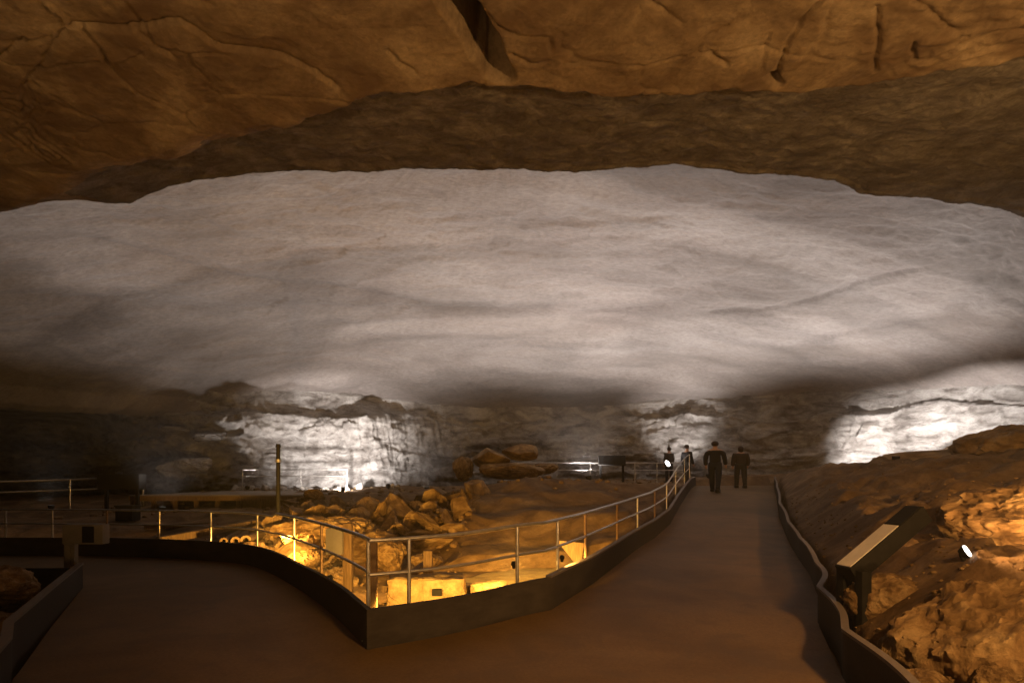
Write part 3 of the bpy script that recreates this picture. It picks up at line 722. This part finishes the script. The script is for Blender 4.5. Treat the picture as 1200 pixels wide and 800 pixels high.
# vat masonry
def block_pile(root, items):
    for n, c, d, rz, m in items:
        o = MB().box((0, 0, 0), d, bev=.025).build(n, M[m], root); o.location = c; o.rotation_euler = (0, 0, rz)
vt = thing('stone_vat', 'yellow-lit masonry block with a square hole below the railing corner', 'masonry block', (-.98, 8.25, -.2))
def rough_box(name, d, mat, parent, loc, rz=0, amp=.03, seed=1):
    bm = bmesh.new(); bmesh.ops.create_cube(bm, size=1, matrix=Matrix.Diagonal((d[0], d[1], d[2], 1)))
    bmesh.ops.subdivide_edges(bm, edges=bm.edges, cuts=18, use_grid_fill=True)
    v = np.array([q.co[:] for q in bm.verts])
    n = v/np.array(d)*2; n = np.sign(n)*np.abs(n)**6; n /= np.linalg.norm(n, axis=1)[:, None]+1e-6
    a = amp*fbm(v[:, 0]*5+seed, v[:, 1]*5, v[:, 2]*5, 400+seed, 4)-amp*1.2*np.clip(np.sort(np.abs(v/np.array(d)*2), axis=1)[:, 1]-.8, 0, 1)*5*.35
    v += n*a[:, None]
    for q, c in zip(bm.verts, v): q.co = c
    me = bpy.data.meshes.new(name); bm.to_mesh(me); bm.free()
    me.polygons.foreach_set('use_smooth', [True]*len(me.polygons)); me.set_sharp_from_angle(angle=R(45)); me.materials.append(mat)
    o = bpy.data.objects.new(name, me); col.objects.link(o); o.parent = parent; o.location = loc; o.rotation_euler = (0, 0, rz)
    return o
rough_box('masonry', (1.05, .55, .52), M['stone'], vt, (-.2, 0, .2), .12, .05, 3)
MB().box((-.02, -.30, .28), (.13, .04, .09)).build('square_hole', M['dark'], vt)
vt2 = thing('stone_vat', 'small yellow-lit stone block right of the square-hole block', 'masonry block', (.0, 8.9, -.25))
rough_box('masonry', (.5, .35, .4), M['stone'], vt2, (-.35, -.1, .12), -.2, .06, 8)
cup = thing('timber_stub', 'short upright square timber stub at the second railing post', 'timber', (-1.25, 8.9, -.4))
MB().box((0, 0, .45), (.13, .13, .95), bev=.01).build('stub', M['timber'], cup)
bl = thing('timber_beam', 'dark flat board lying across the bright sand', 'timber', (-.55, 9.3, -.16), -.3)
MB().box((0, 0, .06), (1.5, .35, .08), bev=.01).build('board', M['timber'], bl)
tri = thing('leaning_board', 'triangular pale board leaning behind the railing', 'board', P(668, 650, 10.4), .2)
bmx = bmesh.new()
vs = [bmx.verts.new(c) for c in [(-.24, 0, .26), (.26, 0, .2), (.18, 0, -.25), (-.24, .03, .26), (.26, .03, .2), (.18, .03, -.25)]]
for f in ((0, 1, 2), (5, 4, 3), (0, 3, 4, 1), (1, 4, 5, 2), (2, 5, 3, 0)): bmx.faces.new([vs[i] for i in f])
mbx = MB(); mbx.bm.free(); mbx.bm = bmx; mbx.build('board', M['timber'], tri, smooth=False)
# hollow log pipes at left
def log_pipe(p0, p1, r, label):
    t = thing('log_pipe', label, 'wooden pipe', p0, 0, 'hollow log water pipes on the pit edge')
    d = Vector(p1)-Vector(p0)
    bm = bmesh.new(); seg = 18; rings = []
    q = d.to_track_quat('Z', 'Y').to_matrix()
    for rr_, zz_ in ((r*.55, .25), (r*.55, 0), (r, 0), (r, d.length), (r*.55, d.length), (r*.55, d.length-.25)):
        rings.append([bm.verts.new(q@Vector((rr_*math.cos(a)*(1+.05*math.sin(3*a)), rr_*math.sin(a), zz_))) for a in [2*math.pi*k/seg for k in range(seg)]])
    for a, b in zip(rings, rings[1:]):
        for k in range(seg): bm.faces.new((a[k], a[(k+1) % seg], b[(k+1) % seg], b[k]))
    m = MB(); m.bm.free(); m.bm = bm; m.build('log', M['timber'], t)
log_pipe(P(288, 633, 12.9), P(315, 622, 15.5), .11, 'hollow log pipe with a round open end, rightmost of three')
log_pipe(P(276, 634, 12.9), P(296, 622, 15.5), .10, 'hollow log pipe with a round open end, middle of three')
log_pipe(P(262, 634, 12.9), P(285, 622, 15.5), .08, 'thin hollow log pipe, leftmost of three')
# timbers and roots in heap
for i, (a, b, r_, lab) in enumerate([((372, 668, 11.2), (392, 650, 11.4), .03, 'thin bent stick leaning under the grey box'),
        ((520, 612, 15.4), (545, 582, 17), .07, 'grey log lying up the top of the rock heap'),
        ((508, 605, 15.6), (530, 580, 17), .06, 'thin grey log beside the thicker log on the heap'),
        ((503, 625, 14.8), (512, 588, 15.8), .04, 'bare pale branch standing in the rock heap'),
        ((470, 602, 15.5), (500, 618, 15), .06, 'short pale log across the rock heap'),
        ((530, 600, 15.6), (560, 584, 16.6), .05, 'thin log at the right end of the rock heap')]):
    a, b = Vector(P(*a)), Vector(P(*b))
    t = thing('fallen_log', lab, 'log', a)
    L_ = [(b-a)*k/6+Vector((random.uniform(-.03, .03), 0, random.uniform(-.03, .03))) for k in range(7)]
    MB().tube(L_, r_, 8).build('log', M['timber'], t)
for a, b, w, lab in [((186, 633, 13.2), (300, 612, 15.5), .2, 'long squared timber lying in the left of the pit'),
                     ((170, 617, 16), (290, 613, 16.5), .16, 'dark squared timber across the left pit'),
                     ((452, 690, 8.2), (500, 660, 10.2), .12, 'squared timber behind the yellow masonry block')]:
    a, b = Vector(P(*a)), Vector(P(*b)); d = b-a
    t = thing('squared_timber', lab, 'timber', (a+b)/2)
    MB().box((0, 0, 0), (w, d.length, w*.8), d.to_track_quat('Y', 'Z').to_matrix(), bev=.015).build('beam', M['timber'], t)

# ------------------------------------------------------------------ signs, boxes
def P2(px, D, z=0): return ((px-600)/F*D, D, z)
t = thing('control_box', 'grey metal box on a square wooden post behind the arc railing', 'electrical box', P2(408, 8.35, -.2))
MB().box((.0, 0, .55), (.12, .12, 1.25), bev=.008).build('post', M['timber'], t)
MB().box((-.16, -.08, .93), (.23, .12, .36), bev=.012).build('box', M['box'], t)
t = thing('wooden_post', 'square brown post rising just inside the railing corner', 'post', P2(437, 6.35, -.3))
MB().box((0, 0, .62), (.085, .085, 1.28), bev=.006).build('shaft', M['timber'], t)
# tilted panel at right
t = thing('info_panel', 'tilted information panel on a dark post right of the ramp', 'information sign', P(1035, 636, 5.75), R(10))
Rm = Matrix.Rotation(R(-36), 3, 'Y')
MB().box((0, 0, 0), (.98, .21, .17), Rm, bev=.006).build('tray', M['dark'], t)
MB().box(Rm@Vector((-.15, 0, .089)), (.64, .18, .008), Rm).build('panel_face', M['panel'], t)
MB().box(Rm@Vector((.33, 0, .088)), (.28, .18, .006), Rm).build('dark_strip', M['dark'], t)
MB().box((-.34, .1, -.66), (.10, .10, .85), bev=.006).build('post', M['dark'], t)
MB().box((-.34, -.14, -.66), (.10, .10, .85), bev=.006).build('post', M['dark'], t)
# left panel on post
t = thing('info_panel', 'pale box sign with a dark screen on a post at left', 'information sign', P2(80, 8.95, 0))
MB().box((.02, 0, .43), (.1, .1, .86), bev=.006).build('post', M['box'], t)
MB().box((.11, -.02, .55), (.05, .08, .5)).build('brace', M['box'], t)
MB().box((.31, -.06, .77), (.60, .16, .29), bev=.015).build('case', M['box'], t)
MB().box((.40, -.145, .77), (.17, .02, .24), bev=.004).build('screen', M['dark'], t)
# dark cabinet upper left
t = thing('display_cabinet', 'black display cabinet on legs beside the upper left railing', 'cabinet', P2(143, 19.4, .5))
MB().box((0, 0, .98), (1.35, .4, .5), bev=.02).build('case', M['dark'], t)
MB().box((-.35, 0, 1.27), (.5, .35, .1), bev=.02).build('hood', M['dark'], t)
for sx in (-.5, .5): MB().box((sx, 0, .36), (.09, .09, .8)).build('leg', M['dark'], t)
t2 = thing('equipment_crate', 'small dark crate on the ground left of the deck', 'crate', P2(150, 17.5, .35))
MB().box((0, 0, .22), (.5, .4, .42), bev=.02).build('crate', M['dark'], t2)
MB().box((0, 0, .44), (.54, .44, .04), bev=.008).build('lid', M['dark'], t2)
# far sign
t = thing('info_panel', 'black sign board on two legs in front of the far railing', 'information sign', P2(717, 26.5, 1.3))
MB().box((0, 0, 1.08), (1.2, .12, .45), Matrix.Rotation(R(-20), 3, 'X'), bev=.02).build('board', M['dark'], t)
for sx in (-.5, .5): MB().box((sx, .03, .45), (.09, .09, .95)).build('leg', M['dark'], t)

# ------------------------------------------------------------------ lamps
def aim(o, target):
    d = Vector(target)-o.location; o.rotation_euler = d.to_track_quat('-Z', 'Y').to_euler()
def flood(label, loc, target, power, colr, angle=120, blend=.6, radius=.08, warm=False, size=.13, fixture=True, lens=None, hood=True):
    loc = Vector(loc); d = (Vector(target)-loc).normalized()
    ld = bpy.data.lights.new('flood', 'SPOT'); ld.energy = power; ld.color = colr; ld.spot_size = R(angle); ld.spot_blend = blend; ld.shadow_soft_size = radius
    lo = bpy.data.objects.new('flood_beam', ld); col.objects.link(lo); lo.location = loc+d*.06; aim(lo, target)
    if not fixture: return
    t = thing('floodlight', label, 'lamp', loc)
    q = d.to_track_quat('Z', 'Y').to_matrix()
    MB().cyl(-d*.10*size/.13, d*.01, size*.55, size, 20).build('housing', M['dark'], t)
    MB().cyl(d*.012, d*.022, size*.9, size*.9, 20).build('lens', lens or M['lens_warm' if warm else 'lens_white'], t)
    if hood: MB().cyl(-d*.0, d*size*1.1, size*1.08, size*1.12, 20, caps=False).build('hood', M['dark'], t)
    MB().cyl((0, 0, -size*1.6), -d*.04, .018).build('stand', M['dark'], t)
W = (1.0, .915, .86); O = (1.0, .52, .095); OR = (1.0, .53, .175)
def g(px, D, dz=.12):
    x = (px-600)/F*D; return (x, D, tz(x, D)+dz)
# wall washers
flood('small floodlight on the ground below the bright white wall', (-6.9, 24.4, tz(-6.9, 24.4)+.12), P(400, 532, 30), 4600, W, 76, 1, size=.09)
flood('small floodlight on the ground aimed up the gullied wall', g(455, 26.5), P(445, 480, 31), 380, W, 100, 1, size=.09)
flood('white floodlight shining beside the top of the ramp railing', P(782, 543, 24.6), P(850, 500, 22.6), 60, W, 100, 1, size=.15, hood=False)
flood('small floodlight below the shining one aimed at the far wall', g(806, 28.9, .1), P(792, 478, 32), 900, W, 75, 1, size=.08)
flood('small floodlight low before the right bright wall', g(1010, 25.5, .1), P(1060, 530, 29), 2600, W, 90, .8, size=.09)
flood('small floodlight behind the right ridge aimed at the wall', g(1130, 23, .1), P(1165, 490, 27), 2200, W, 84, .8, size=.09)
# ceiling washers
for px, D, pw, lab, an in [(60, 21.5, 330, 'floodlight aimed up at the dome on the dark left floor', 100), (290, 27.3, 800, 'floodlight aimed up at the dome from the left far floor', 118), (500, 26, 1600, 'floodlight aimed up at the dome left of the ochre block', 122),
                       (690, 26.3, 1600, 'floodlight aimed up at the dome right of the ochre block', 120),
                       (830, 26.3, 1750, 'floodlight aimed up at the dome beyond the ramp top', 120), (1040, 23, 2000, 'floodlight aimed up at the dome behind the right ridge', 122)]:
    x, y, z = g(px, D, .12)
    flood(lab, (x, y, z), (x*.97, y-.3, 9.5), pw, W, an, .75, radius=.3, size=.09)
flood('floodlight aimed up at the dome behind the earth mound', g(690, 20.5, .1), (1, 20, 9.5), 1800, W, 118, .6, radius=.3, size=.09)
flood('floodlight aimed up at the dome behind the timber deck', g(190, 19.2, .1), (-10, 18.6, 9.5), 900, W, 104, .6, radius=.3, size=.09)
flood('floodlight aimed up at the dome from the dark right slope', g(1050, 17.5, .1), (11, 17, 9.5), 900, W, 118, .6, radius=.3, size=.09)
# warm pit lamps, fixed low on the inside of the boards
def low(x, y): return (x, y, max(.24 if y < 8 else .2, tz(x, y)+.06))
for lab, (x, y), tgt, pw, an in [
    ('warm lamp low inside the low wall corner', (-1.22, 6.15), (-1.3, 8.4, -.1), 420, 130),
    ('warm lamp inside the low wall before the bright sand', (-.30, 6.75), (-.3, 9.4, -.3), 130, 130),
    ('warm lamp low inside the arc wall', (-2.55, 8.35), (-3.4, 11.8, .2), 850, 130),
    ('warm lamp inside the arc wall beside the log pipes', (-4.6, 11.2), (-5.3, 14, .1), 900, 130),
    ('warm lamp low in the rock heap', (-2.9, 12.2), (-2.6, 14.2, .0), 1500, 80),
    ('warm lamp at the left end of the rock heap', (-5.4, 13.8), (-4.4, 15.8, .2), 600, 80)]:
    flood(lab, low(x, y), tgt, pw, O, an, .5, warm=True, size=.045)
flood('small warm lamp fixed behind the post over the bright sand', (.02, 7.0, .60), (.15, 9.3, -.17), 2000, O, 56, .7, warm=True, size=.03)
flood('small warm lamp fixed behind the next post up the ramp', (.62, 7.42, .62), (.85, 10.0, -.17), 1300, O, 54, .7, warm=True, size=.03)
# right side
flood('small lit lamp on the rocks at the right edge', P(1131, 646, 5.3), P(1215, 612, 4.95), 60, OR, 150, .6, size=.058, hood=False)
flood('warm lamp at the frame edge beyond the big boulder', P(1212, 652, 5.9), (7, 8, 1.6), 190, OR, 160, .5, warm=True, size=.05)
flood('added warm lamp above the corner boulder beyond the frame', (7.4, 1.6, 3.6), (7.9, 6.6, 1.0), 3300, OR, 80, .8, warm=True, size=.08, radius=.1)  # added out of view to brighten the right bank
# overhang and path wash: unseen lamps and fixtures added out of view
flood('unseen warm lamp placed behind the viewer at right', (6.5, -1.5, .9), (3.2, 4.8, 6), 2250, OR, 104, .9, warm=True, radius=.12)
flood('added warm lamp low at right beyond the frame edge', (7.6, .6, 1.2), (6.2, 4.6, 6), 550, (1, .5, .12), 90, 1, warm=True, radius=.12)  # added to brighten the overhang at upper right
flood('unseen warm lamp placed behind the viewer at left', (-3.5, -2.0, .9), (-2.5, 4.8, 6), 850, OR, 110, .9, warm=True, radius=.2)
flood('added warm lamp above and behind the viewer', (3.2, -1.2, 4.6), (2.3, 3.4, .3), 2300, OR, 78, 1, warm=True, radius=.3)  # added in place of light bouncing off the ceiling onto the path

# ------------------------------------------------------------------ persons
def skin_obj(name, verts, edges, radii, mat, parent, root=0, sub=2):
    me = bpy.data.meshes.new(name); me.from_pydata(verts, edges, [])
    o = bpy.data.objects.new(name, me); col.objects.link(o); o.parent = parent
    me.materials.append(mat)
    m = o.modifiers.new('skin', 'SKIN'); m.use_smooth_shade = True
    if not me.skin_vertices: 
        bpy.context.view_layer.objects.active = o
    for i, r_ in enumerate(radii):
        me.skin_vertices[0].data[i].radius = r_ if isinstance(r_, tuple) else (r_, r_)
    me.skin_vertices[0].data[root].use_root = True
    s_ = o.modifiers.new('sub', 'SUBSURF'); s_.levels = sub; s_.render_levels = sub
    return o
def person(loc, rz, label, h=1.72, jacket='jacket_black', trou='trousers', stride=.18, hair_long=False):
    k = h/1.75
    t = thing('person', label, 'person', loc, rz, 'visitors beyond the ramp top')
    s = stride
    V = [(0, 0, .95), (0, 0, 1.12), (0, 0, 1.32), (0, .0, 1.45), (0, .015, 1.54), (0, -.01, 1.64), (0, -.01, 1.73),
         (.10, 0, .90), (.11, -s*.5, .50), (.11, -s*.7, .10), (.11, -s*.7-.10, .04),
         (-.10, 0, .90), (-.11, s*.4, .50), (-.11, s*.9, .12), (-.11, s*.9-.10, .04),
         (.19, 0, 1.42), (.25, .03, 1.15), (.25, -.05, .92), (.25, -.09, .80),
         (-.19, 0, 1.42), (-.25, .0, 1.15), (-.25, -.12, .94), (-.25, -.17, .83)]
    E = [(0, 1), (1, 2), (2, 3), (3, 4), (4, 5), (5, 6), (0, 7), (7, 8), (8, 9), (9, 10), (0, 11), (11, 12), (12, 13), (13, 14), (3, 15), (15, 16), (16, 17), (17, 18), (3, 19), (19, 20), (20, 21), (21, 22)]
    Rr = [(.15, .11), (.14, .10), (.17, .11), (.10, .08), .05, (.075, .09), (.06, .07), .085, .06, .04, .035, .085, .06, .04, .035, .06, .042, .032, .03, .06, .042, .032, .03]
    V = [tuple(c*k for c in v) for v in V]
    skin_obj('body', V, E, Rr, M['skin'], t)
    jv = [0, 1, 2, 3, 15, 16, 17, 19, 20, 21]
    def sub(idx, extra=.022, ends=None):
        mp = {a: i for i, a in enumerate(idx)}
        vv = [V[a] for a in idx]; ee = [(mp[a], mp[b]) for a, b in E if a in mp and b in mp]
        rr_ = [tuple(q+extra for q in (Rr[a] if isinstance(Rr[a], tuple) else (Rr[a], Rr[a]))) for a in idx]
        return vv, ee, rr_
    skin_obj('jacket', *sub(jv, .03), M[jacket], t)
    skin_obj('trousers', *sub([1, 0, 7, 8, 9, 10, 11, 12, 13, 14], .026), M[trou], t)
    hb = bmesh.new(); bmesh.ops.create_icosphere(hb, subdivisions=3, radius=1)
    for v in hb.verts:
        v.co = Vector((v.co.x*.098, v.co.y*.115+.012, v.co.z*.10))
        if v.co.y < -.03 and v.co.z < .03: v.co.y = -.03
        if hair_long and v.co.z < 0 and v.co.y > 0: v.co.z *= 2.1
    for v in hb.verts: v.co = v.co*k+Vector((0, 0, 1.685*k))
    m_ = MB(); m_.bm.free(); m_.bm = hb; m_.build('hair', M['hair'], t)
    for sx, yy in ((.11, -s*.7-.06), (-.11, s*.9-.06)):
        MB().box((sx*k, yy*k, .04), (.11, .28, .12), bev=.03).build('shoe', M['shoe'], t)
    # face: nose, ears
    MB().cyl((0, -.10*k, 1.66*k), (0, -.125*k, 1.64*k), .018, .012, 8).build('nose', M['skin'], t)
    return t
def pth(px, D): x = (px-600)/F*D; return (x, D, float(path_z(x, D))+.01)
big = person(pth(838, 21.8), R(150), 'larger dark-coated person walking at the ramp top, left of two', 1.82, stride=.28); big.scale = (1.3, 1.25, 1)
person(pth(868, 23.4), R(170), 'shorter person in dark clothes at the right of the ramp top', 1.6, 'jacket_brown', 'trousers_grey', hair_long=True).scale = (1.25, 1.2, 1)
person(pth(805, 24.3), R(120), 'thin dark person standing where the ramp railing ends', 1.68, 'jacket_black', 'trousers_grey', stride=.08)
x_ = (784-600)/F*28.5
person((x_, 28.5, tz(x_, 28.5)), R(200), 'distant person in grey jacket behind the shining floodlight', 1.7, 'jacket_grey', stride=.05)

# ------------------------------------------------------------------ cable along wall
def cable(label, pts):
    t = thing('cable', label, 'cable')
    MB().tube([P(*p) for p in pts], .03, 6).build('wire', M['dark'], t)
hm = bpy.data.materials.new('haze_air'); hm.use_nodes = True; hn = hm.node_tree; hn.nodes.remove(hn.nodes['Principled BSDF'])
pv = hn.nodes.new('ShaderNodeVolumePrincipled'); pv.inputs['Density'].default_value = .0028; pv.inputs['Color'].default_value = (.9, .87, .85, 1); pv.inputs['Anisotropy'].default_value = .1
hn.links.new(pv.outputs[0], hn.nodes['Material Output'].inputs['Volume'])
hz = MB().box((0, 10, 5.5), (100, 80, 18)).build('haze', hm, smooth=False); tag(hz, 'thin dusty air filling the cave', kind='stuff')
# ------------------------------------------------------------------ world, camera, render
w = bpy.data.worlds.new('World'); scene.world = w; w.use_nodes = True
w.node_tree.nodes['Background'].inputs[0].default_value = (1, .75, .5, 1)
w.node_tree.nodes['Background'].inputs[1].default_value = .0
cam = bpy.data.cameras.new('Camera'); co = bpy.data.objects.new('Camera', cam); col.objects.link(co); scene.camera = co
co.location = (0, 0, CZ); co.rotation_euler = (R(90), 0, 0)
cam.lens = 36*F/1200; cam.sensor_width = 36; cam.shift_y = (HY-400)/1200; cam.clip_end = 300; cam.clip_start = .05
scene.view_settings.view_transform = 'Standard'; scene.view_settings.look = 'None'; scene.view_settings.exposure = 0; scene.view_settings.gamma = 1
cy = scene.cycles
cy.use_denoising = True; cy.denoiser = 'OPENIMAGEDENOISE'; cy.max_bounces = 5; cy.diffuse_bounces = 4; cy.glossy_bounces = 2
cy.caustics_reflective = False; cy.caustics_refractive = False; cy.sample_clamp_indirect = 8; cy.blur_glossy = 1
